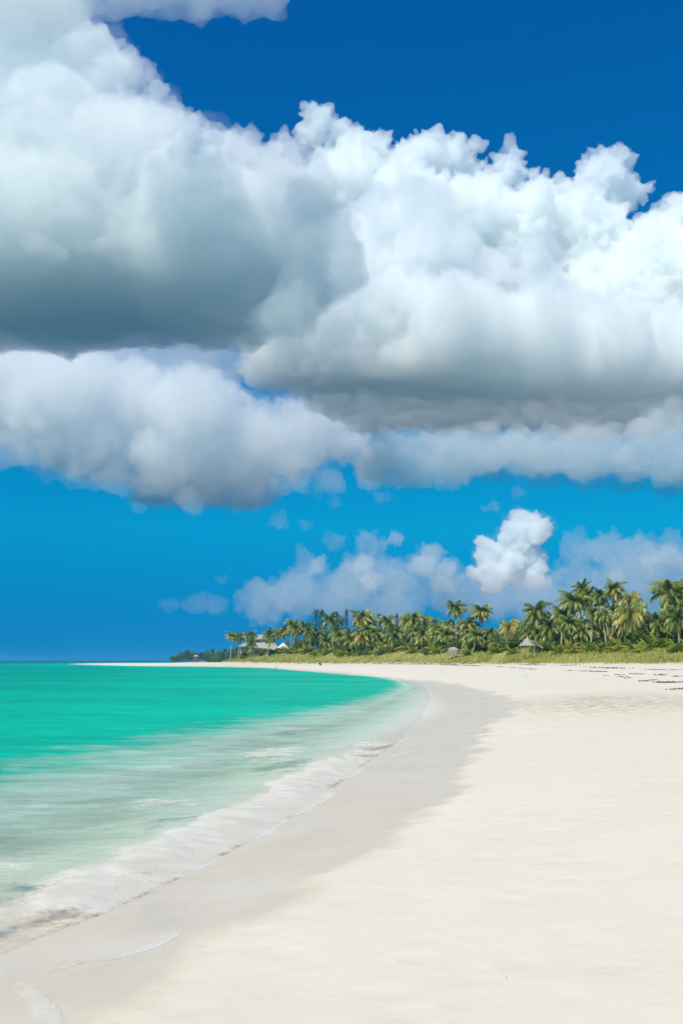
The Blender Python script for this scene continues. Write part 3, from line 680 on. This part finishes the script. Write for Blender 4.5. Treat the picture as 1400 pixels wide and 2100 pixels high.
def thatch_roof(name, parent, rx, z0, z1, seed, sides=12, dome=.0):
    r_ = np.random.RandomState(seed); V = []; T = []; n = 1500
    for i in range(n):                                     # overlapping straw slivers on a cone
        u = r_.rand() ** .6; a = r_.rand() * 6.283; prof = (u if not dome else math.sin(u * math.pi / 2) ** .8)
        rr_ = rx * prof; zc = z0 + (z1 - z0) * (1 - u ** (1 + dome * 1.4)); l_ = .28; dn = np.array([math.cos(a), math.sin(a), 0])
        p = dn * rr_ + [0, 0, zc + .02 + r_.rand() * .03]; tdir = dn * (.75) + [0, 0, -.7 * (z1 - z0) / rx]; tdir /= np.linalg.norm(tdir); sd = np.array([-dn[1], dn[0], 0]) * .035
        k = len(V); V += [p - sd, p + sd, p + tdir * l_ + sd * .6, p + tdir * l_ - sd * .6]; T.append((k, k + 1, k + 2, k + 3))
    k = len(V); V.append((0, 0, z1))
    for ring in range(1, 6):
        u = ring / 5; prof = (u if not dome else math.sin(u * math.pi / 2) ** .8)
        for j in range(sides): a = 6.283 * j / sides; V.append((rx * prof * math.cos(a), rx * prof * math.sin(a), z0 + (z1 - z0) * (1 - u ** (1 + dome * 1.4))))
    for j in range(sides): T.append((k, k + 1 + j, k + 1 + (j + 1) % sides))
    for ring in range(4):
        for j in range(sides):
            a = k + 1 + ring * sides + j; b_ = k + 1 + ring * sides + (j + 1) % sides; T.append((a, a + sides, b_ + sides, b_))
    return mesh_obj(name, [tuple(v) for v in V], T, THATCH, parent)
# thatched hut on posts
Y = 173; u = U(Y); c = 1077; zb = hgt((c - 700) * u, Y); h = empty('thatched_hut', ((c - 700) * u, Y, zb)); tag(h, 'small open thatched hut on posts at the dune edge with a pointed roof', 'hut')
zz = lambda py: 1.95 + (1355 - py) * u - zb
thatch_roof('roof', h, 16.5 * u, zz(1324), zz(1308), 3, 8)
V, Fc = tube([(0, 0, zz(1309)), (0, 0, zz(1306)), (0, 0, zz(1302.5))], [.07, .05, .02]); mesh_obj('finial', V, Fc, WHITE, h)
for sx, sy in ((-13, -.8), (13, -.8), (-12, .9), (12, .9)):
    V, Fc = tube([(sx * u, sy, -.5), (sx * u, sy, zz(1321.5))], [.06, .05]); mesh_obj('post', V, Fc, POST, h)
V = [(9 * u, -.5, zz(1313)), (31 * u, -.5, zz(1329)), (31 * u, .9, zz(1329)), (9 * u, .9, zz(1313)), (9 * u, -.5, zz(1315)), (31 * u, -.5, zz(1331)), (31 * u, .9, zz(1331)), (9 * u, .9, zz(1315))]
mesh_obj('side_roof', V, [(0, 1, 2, 3), (4, 7, 6, 5), (0, 4, 5, 1), (1, 5, 6, 2), (2, 6, 7, 3), (3, 7, 4, 0)], THATCH, h)
V, Fc = tube([(29 * u, 0, -.6), (29 * u, 0, zz(1330))], [.05, .05]); mesh_obj('post', V, Fc, POST, h)
part_box('rail', h, POST, (-13 * u, 13 * u, -.84, -.78, zz(1333), zz(1332)))
# thatch shelter
Y = 207; u = U(Y); c = 927; zb = hgt((c - 700) * u, Y); h = empty('thatch_shelter', ((c - 700) * u, Y, zb)); tag(h, 'low grey dome shaped thatch shelter half sunk in the dune grass', 'shelter')
thatch_roof('roof', h, 12 * u, max(.5, 1.95 + 14 * u - zb), 1.95 + 27 * u - zb, 5, 14, 1.0)
V, Fc = tube([(0, 0, -.4), (0, 0, 1.95 + 26 * u - zb)], [.07, .06]); mesh_obj('pole', V, Fc, POST, h)

# tilted purple beach umbrella with one white panel
x0, y0, z0 = hit(653, 1365); h = empty('beach_umbrella', (x0, y0, z0)); tag(h, 'tilted purple and white beach umbrella alone near the water line', 'umbrella')
PUR = simple('purple_canvas', (.07, .05, .25), .8, .1); sc_u = y0 / F
h.rotation_euler = (R(-12), R(48), 0)
def canopy(a0, a1, mat, nm):
    V = [(0, 0, 6.5 * sc_u)]; Fc = []; m = 8
    for ring in range(1, 5):
        for j in range(m + 1):
            a = a0 + (a1 - a0) * j / m; r_ = ring / 4; V.append((6 * sc_u * r_ * math.cos(a), 6 * sc_u * r_ * math.sin(a), (6.5 - 2.6 * r_ ** 1.8) * sc_u))
    for j in range(m): Fc.append((0, 1 + j, 2 + j))
    for ring in range(3):
        for j in range(m): a = 1 + ring * (m + 1) + j; Fc.append((a, a + m + 1, a + m + 2, a + 1))
    o = mesh_obj(nm, V, Fc, mat, h); md = o.modifiers.new('thick', 'SOLIDIFY'); md.thickness = .02
canopy(R(200), R(510), PUR, 'canopy'); canopy(R(150), R(199), WHITE, 'white_panel')
V, Fc = tube([(0, 0, -.2), (0, 0, 6.6 * sc_u)], [.03, .03]); mesh_obj('pole', V, Fc, POST, h)
# seabird at the water's edge
x0, y0, z0 = gnd(566, 1371, .03) + (.03,); s_b = y0 / F * 1.0
bm = bmesh.new()
for (cx_, cy_, cz_, rx, ry, rz_) in [(0, 0, 1.7, 1.3, .8, .75), (1.0, 0, 2.3, .45, .4, .7), (1.25, 0, 3.0, .5, .36, .36), (-1.3, 0, 1.6, .7, .35, .25), (1.9, 0, 2.95, .5, .1, .1)]:
    g = bmesh.ops.create_icosphere(bm, subdivisions=2, radius=1)
    for v in g['verts']: v.co = Vector((v.co.x * rx + cx_, v.co.y * ry + cy_, v.co.z * rz_ + cz_)) * s_b
for sy in (-.3, .3):
    g = bmesh.ops.create_cone(bm, segments=6, radius1=.1 * s_b, radius2=.1 * s_b, depth=1.2 * s_b, cap_ends=True)
    for v in g['verts']: v.co += Vector((0, sy * s_b, .6 * s_b))
me = bpy.data.meshes.new('seabird'); bm.to_mesh(me); bm.free(); me.materials.append(simple('dark_feather', (.04, .04, .045), .8))
o = bpy.data.objects.new('seabird', me); C.objects.link(o); o.location = (x0, y0, z0); tag(o, 'tiny dark seabird standing at the far edge of the lagoon', 'bird')
# pale blue bag
x0, y0, z0 = hit(1077, 1388.5); u = y0 / F
bm = bmesh.new(); g = bmesh.ops.create_icosphere(bm, subdivisions=4, radius=1)
for v in g['verts']:
    k_ = 1 + .3 * float(perlin(np.array([[v.co.x * 2, v.co.y * 2, v.co.z * 2]]))[0]); v.co = Vector((v.co.x * 6 * u * k_, v.co.y * .25 * k_, max(v.co.z, -.2) * 2 * u * k_))
me = bpy.data.meshes.new('cloth_bundle'); bm.to_mesh(me); bm.free(); me.materials.append(simple('pale_blue_cloth', (.42, .55, .66), .8, .1, 12))
o = bpy.data.objects.new('cloth_bundle', me); C.objects.link(o); o.location = (x0, y0, z0 + .02); tag(o, 'pale blue crumpled cloth lying on the dry sand', 'cloth')
# beach chair, upturned kayak below the house
BLUE = simple('blue_canvas', (.03, .16, .27), .8, .1)
def chair(px, label, mat):
    Y = 372; u = U(Y); X = (px - 700) * u; o = empty('beach_chair', (X, Y, hgt(X, Y))); tag(o, label, 'beach chair', 'beach chairs below the house')
    part_box('seat', o, mat, (-.35, .35, -.5, .25, .38, .44))
    V = [(-.35, .2, .42), (.35, .2, .42), (.35, .75, 1.25), (-.35, .75, 1.25), (-.35, .26, .40), (.35, .26, .40), (.35, .81, 1.23), (-.35, .81, 1.23)]
    mesh_obj('backrest', V, [(0, 1, 2, 3), (4, 7, 6, 5), (0, 4, 5, 1), (1, 5, 6, 2), (2, 6, 7, 3), (3, 7, 4, 0)], mat, o)
    for sx in (-.33, .29):
        for sy in (-.45, .2): part_box('leg', o, WHITE, (sx, sx + .04, sy, sy + .04, -.1, .38))
chair(529.5, 'dark blue beach chair on the bank below the grey house', BLUE)
chair(511, 'green beach chair on the bank, left of the blue one', simple('green_canvas', (.03, .13, .08), .8, .1))
Y = 374; u = U(Y); X = (538 - 700) * u; zb = hgt(X, Y); o = empty('kayak', (X, Y, zb)); tag(o, 'pale upturned kayak with a red end on the bank below the house', 'kayak')
V = []; Fc = []; n_ = 10
for i in range(13):
    f = i / 12; w = math.sin(math.pi * f) ** .6 + .02
    for j in range(n_): a = math.pi * j / (n_ - 1); V.append(((f - .5) * 2.4 + .2, math.cos(a) * .38 * w, .35 + math.sin(a) * .32 * w))
for i in range(12):
    for j in range(n_ - 1): a = i * n_ + j; Fc.append((a, a + 1, a + n_ + 1, a + n_))
k_ = mesh_obj('hull', V, Fc, WHITE, o, smooth=True); md = k_.modifiers.new('thick', 'SOLIDIFY'); md.thickness = .03
V2 = [(v[0] * .2 - 1.05, v[1] * .55, (v[2] - .35) * .8 + .36) for v in V]
mesh_obj('bow_cap', V2, Fc, simple('red_plastic', (.4, .05, .04), .5, .1), o)

# ------------------------------------------------------------------ clouds: real scattering volumes, kilometres away
def ico(n):
    bm = bmesh.new(); bmesh.ops.create_icosphere(bm, subdivisions=n, radius=1)
    v = np.array([q.co[:] for q in bm.verts]); f = np.array([[w.index for w in p.verts] for p in bm.faces]); bm.free(); return v, f
ICOS = [ico(3), ico(2)]
def billow(p, n, sc):
    r = 0; a = 1; tt = 0
    for k in range(n):
        r = r + a * (np.abs(perlin(p / sc + k * 17.3)) * 2.2); tt += a; a *= .6; sc /= 2.1
    return r / tt
def cmat(dens, g=.2):
    m = bpy.data.materials.new('cloud_vapour'); m.use_nodes = True; t = m.node_tree; t.nodes.clear()
    o = t.nodes.new('ShaderNodeOutputMaterial'); v = t.nodes.new('ShaderNodeVolumePrincipled'); t.links.new(v.outputs[0], o.inputs['Volume'])
    v.inputs['Color'].default_value = (.981, .992, .995, 1); v.inputs['Density'].default_value = dens; v.inputs['Anisotropy'].default_value = g
    return m
def halo(puffs, Y, vox, dens, seed, grow=1.12, label=''):
    return cloud([(a, b, r * grow) for a, b, r in puffs], Y, vox, dens, None, (), 8, 4, .5, 1.3, seed, .9, label)
def cloud(puffs, Y, vox, dens, H=None, under=(), kids=7, sub=4, big=.25, fine=.5, seed=1, squash=.9, label=''):
    """H: height of the flat base in metres; under: (photo x, distance, radius m) bodies that carry the flat underside away from the viewer"""
    r_ = np.random.RandomState(seed); k = Y / F; V = []; FF = []; o_ = 0; B = []
    for (px, py, r) in puffs: B.append((at(px, py, Y + r_.uniform(-.6, .6) * r * k), r * k, 1))
    for (px, Yd, r) in under: B.append((np.array([(px - 700) / F * Yd, Yd, H + r * .45]), r, 0))
    rs_ = np.median([b[1] for b in B])
    for c, q, top in B:
        L_ = [(c, q, 0)]
        for _ in range(kids):
            d = r_.normal(size=3); d /= np.linalg.norm(d); d[2] = abs(d[2]) * .95 - .2; cc = c + d * q * .8; qq = q * r_.uniform(.25, .5); L_.append((cc, qq, 0))
            for _ in range(sub if top else 0):
                e = r_.normal(size=3); e /= np.linalg.norm(e); e = e * .7 + d * .6; e /= np.linalg.norm(e); L_.append((cc + e * qq * .85, qq * r_.uniform(.22, .45), 1))
        for c_, q_, lv in L_:
            iv, if_ = ICOS[lv]; V.append(iv * q_ * [1, 1, squash] + c_); FF.append(if_ + o_); o_ += len(iv)
    V = np.concatenate(V); FF = np.concatenate(FF); ob = mesh_obj('clouds', V, FF)
    def rem(vx):
        m = ob.modifiers.new('r', 'REMESH'); m.mode = 'VOXEL'; m.voxel_size = vx
        dg = bpy.context.evaluated_depsgraph_get(); me2 = bpy.data.meshes.new_from_object(ob.evaluated_get(dg)); ob.modifiers.clear()
        old = ob.data; ob.data = me2; bpy.data.meshes.remove(old)
    def arr():
        me = ob.data; n = len(me.vertices); co = np.empty(n * 3, 'f'); me.vertices.foreach_get('co', co); no = np.empty(n * 3, 'f'); me.vertices.foreach_get('normal', no)
        return co.reshape(-1, 3).astype(float), no.reshape(-1, 3).astype(float)
    rem(vox * 1.8); co, no = arr()
    co += no * ((billow(co, 3, rs_ * 1.1) - .35) * rs_ * big * 2)[:, None]
    if H is not None:
        hb = H + 90 * noise2(co[:, 0], co[:, 1], 520, 3, 3); co[:, 2] = np.where(co[:, 2] < hb, hb + (co[:, 2] - hb) * .15, co[:, 2])
    ob.data.vertices.foreach_set('co', co.ravel().astype('f')); ob.data.update(); rem(vox)
    co, no = arr(); amp = 1.0 if H is None else .55 + .45 * sstep(H, H + 120, co[:, 2])
    co += no * ((billow(co, 5, rs_ * .42) - .35) * rs_ * .42 * fine * 2 * amp)[:, None]
    ob.data.vertices.foreach_set('co', co.ravel().astype('f')); ob.data.update(); rem(vox * .8)
    ob.data.materials.clear(); ob.data.materials.append(cmat(dens)); ob.data.name = 'clouds'
    tag(ob, label, 'clouds', kind='stuff'); print('cloud', Y, len(co), flush=True)
    return ob
LEFT = [(60, 85, 115), (185, 122, 88), (248, 150, 52), (285, 165, 38), (330, 226, 52), (255, 200, 42), (268, 235, 50), (378, 268, 46), (432, 296, 46), (480, 304, 45), (535, 326, 42), (588, 318, 45), (130, 20, 60), (20, -20, 110),
        (100, 270, 160), (250, 335, 135), (400, 420, 130), (550, 430, 110), (60, 450, 160), (220, 510, 130), (350, 530, 110), (480, 540, 100), (585, 480, 95),
        (100, 560, 110), (-110, 500, 170), (-90, 300, 200), (-60, 80, 130), (630, 400, 70), (520, 520, 90)]
ULEFT = [(x_, y_, 230) for y_, b_ in ((2900, 600), (3120, 520)) for x_ in range(-250, b_, 110)]
RIGHT = [(645, 272, 42), (700, 285, 45), (755, 302, 45), (800, 335, 40), (870, 315, 50), (925, 325, 48), (972, 362, 40), (1045, 352, 44), (1100, 400, 42), (1150, 398, 42), (1235, 350, 52), (1275, 395, 50), (1205, 410, 54),
         (1350, 465, 44), (1400, 450, 56), (1480, 440, 80), (700, 390, 95), (830, 425, 105), (960, 455, 110), (1080, 480, 105), (1200, 500, 110), (1330, 570, 120), (1300, 700, 130), (1400, 650, 120), (1250, 620, 120), (1500, 560, 150), (1500, 740, 140),
         (1100, 620, 120), (950, 600, 120), (800, 560, 120), (1400, 800, 90)]
FRONT = [(650, 520, 85), (600, 580, 80), (660, 600, 90), (690, 480, 60), (560, 640, 60), (870, 418, 56), (810, 455, 66), (745, 450, 55), (900, 510, 85), (700, 560, 105), (1000, 550, 50), (1098, 522, 45), (1118, 600, 68), (1180, 680, 90), (620, 650, 90), (800, 640, 120), (950, 680, 120),
         (1100, 700, 110), (1250, 720, 90), (1000, 740, 100), (850, 730, 100), (700, 700, 90), (1340, 730, 80), (1440, 720, 90)]
UFRONT = [(x_, y_, 250) for y_, a_, b_ in ((3750, 640, 1500), (4050, 740, 1450), (4400, 800, 1350)) for x_ in range(a_, b_, 95)]
TOP = [(150, 25, 48), (60, 40, 80), (100, -40, 110), (230, -30, 75), (330, 0, 45), (400, 2, 50), (300, -60, 90), (490, -10, 60), (560, -15, 50), (-20, -50, 120), (420, -150, 120), (200, -170, 130), (600, -150, 90)]
LOW = [(40, 775, 95), (150, 790, 105), (280, 825, 105), (400, 840, 100), (350, 930, 78), (430, 960, 72), (500, 940, 75), (525, 905, 85), (620, 885, 68), (655, 862, 46), (700, 900, 56), (760, 940, 50), (600, 940, 60), (500, 940, 60), (200, 915, 82), (265, 945, 60), (140, 920, 66), (100, 845, 88), (20, 850, 80), (-80, 790, 110)]
SHELF = [(850, 945, 55), (790, 955, 50), (925, 945, 55), (800, 910, 50), (870, 905, 58), (945, 905, 60), (1000, 915, 70), (1100, 915, 76), (1200, 915, 80), (1300, 930, 66), (1390, 930, 70), (1350, 880, 70), (1470, 900, 90)]
ULOW = [(x_, 5900, 200) for x_ in (330, 420, 500)]
FILL = [(40, 700, 70), (160, 715, 65), (280, 730, 65), (400, 735, 65), (640, 775, 58), (470, 770, 36), (610, 835, 36), (720, 820, 60), (600, 720, 45), (660, 720, 60), (500, 715, 45), (-40, 720, 80)]
TOWER = [(1068, 1062, 20), (1092, 1070, 22), (1112, 1078, 20), (1122, 1092, 13), (1050, 1082, 20), (1100, 1098, 22), (1072, 1092, 24), (1040, 1102, 20), (985, 1112, 15), (1000, 1122, 20), (1018, 1130, 20),
         (1060, 1122, 26), (1090, 1128, 18), (1032, 1140, 22), (990, 1142, 20), (1004, 1165, 24), (1050, 1150, 26), (1085, 1152, 22), (1112, 1142, 12), (1104, 1165, 18), (1030, 1178, 24), (1065, 1184, 28), (1095, 1192, 22), (975, 1178, 18), (1010, 1198, 24), (1120, 1195, 14)]
VEIL = [(60, 930, 50), (150, 975, 40), (230, 985, 45), (310, 1000, 42), (380, 1020, 36), (440, 1025, 34), (520, 1005, 38), (600, 990, 34), (680, 985, 36), (760, 985, 36), (850, 980, 40), (940, 975, 40), (1020, 970, 44), (1110, 975, 44), (1200, 985, 44),
        (1290, 990, 46), (1380, 995, 50), (10, 930, 60), (640, 720, 70), (330, 695, 45), (200, 690, 45), (560, 700, 50), (760, 905, 40), (1330, 850, 60), (1400, 830, 70)]
MIST = [(760, 1120, 34), (735, 1175, 46), (800, 1190, 56), (870, 1165, 34), (920, 1175, 26), (900, 1210, 48), (645, 1170, 30), (615, 1215, 58), (700, 1225, 60), (1020, 1225, 55), (1090, 1225, 55), (955, 1225, 50), (1000, 1195, 34), (1060, 1205, 34), (1115, 1200, 34), (955, 1185, 24), (540, 1235, 50), (1140, 1190, 28), (1010, 1045, 16),
        (1195, 1128, 32), (1250, 1122, 38), (1310, 1128, 42), (1375, 1142, 46), (1290, 1185, 66), (1380, 1205, 60), (1200, 1200, 40), (1440, 1180, 60), (800, 1250, 60), (1200, 1250, 60), (1330, 1250, 60)]
PEAKS = [(885, 1135, 22), (866, 1160, 26), (918, 1165, 20), (745, 1160, 22), (650, 1160, 18), (1370, 1140, 20), (1395, 1150, 20), (1330, 1150, 18), (1260, 1185, 18), (760, 1195, 24), (905, 1195, 24), (808, 1105, 10)]
WISP = [(455, 1190, 12), (472, 1170, 8), (500, 1138, 8), (574, 1068, 20), (632, 1078, 15), (288, 1042, 18), (685, 1112, 22), (350, 1240, 18), (400, 1238, 24), (440, 1240, 26), (690, 1026, 14), (780, 1020, 18), (1060, 1010, 16)]
cloud(TOP, 2100, 10, .006, None, (), 6, 4, .3, .6, 2, label='soft grey cloud overhead at the top of the sky')
cloud(LEFT, 2700, 7, .012, 1050, ULEFT, 8, 4, .25, .7, 3, label='big billowing white cloud bank filling the left of the sky')
halo(LEFT, 2700, 14, .0012, 31, label='thin vapour around the left cloud bank')
cloud([(640, 420, 60), (660, 500, 75), (640, 580, 80), (600, 640, 65), (700, 560, 60), (560, 660, 50)], 2500, 10, .008, None, (), 8, 4, .5, 1.0, 41, .9, label='soft cloud joining the left bank to the grey front cloud')
cloud(FRONT, 3600, 9, .012, 1035, UFRONT, 8, 4, .25, .7, 4, label='grey flat based cloud in front of the bright right bank')
halo(FRONT, 3600, 18, .0010, 32, label='thin vapour around the grey front cloud')
cloud(RIGHT, 4700, 8, .019, None, (), 9, 6, .25, .95, 5, label='bright towering cloud bank with crisp tops on the right')
cloud(LOW, 5600, 10, .0052, 930, ULOW, 8, 4, .25, .75, 6, label='long white cloud band below the main banks')
cloud([(a, b + 14, r) for a, b, r in SHELF], 3250, 8, .0065, None, (), 8, 4, .35, .8, 13, .7, label='pale soft cloud shelf under the grey front cloud')
halo(LOW, 5600, 24, .0009, 33, label='thin vapour around the long low cloud band')
cloud(FILL, 6600, 22, .003, None, (), 6, 3, .3, .5, 7, label='thin cloud veil between the banks')
cloud(VEIL, 5500, 20, .0022, None, (), 7, 4, .6, .9, 12, .6, label='soft ragged lower fringe of the cloud banks')
cloud(TOWER, 9000, 9.5, .02, None, (), 8, 6, .4, 1.0, 8, label='single white tower cloud above the middle of the palms')
halo(TOWER, 9000, 20, .0008, 34, 1.3, label='thin vapour around the tower cloud')
cloud(MIST, 8500, 17, .0021, None, (), 9, 5, .6, 1.0, 9, label='pale blue hazy clouds low over the palms')
cloud(PEAKS, 8350, 10, .005, None, (), 9, 6, .8, 1.3, 10, label='small bright cloud heads in the low hazy clouds')
cloud(WISP, 9500, 15, .0011, None, (), 8, 4, 1.0, 1.2, 11, label='scattered faint wisps of cloud over the sea')

# ------------------------------------------------------------------ sea air
V, Fc = [], []
box(V, Fc, -3000, 3000, -400, 5000, -12, 19)
m = bpy.data.materials.new('haze'); m.use_nodes = True; t = m.node_tree; t.nodes.clear()
o = t.nodes.new('ShaderNodeOutputMaterial'); v = t.nodes.new('ShaderNodeVolumePrincipled'); t.links.new(v.outputs[0], o.inputs['Volume'])
v.inputs['Color'].default_value = (.2, .62, 1, 1); v.inputs['Density'].default_value = .00011
hz = mesh_obj('haze', V, Fc, m); tag(hz, 'thin blue sea haze over the bay', 'haze', kind='stuff')
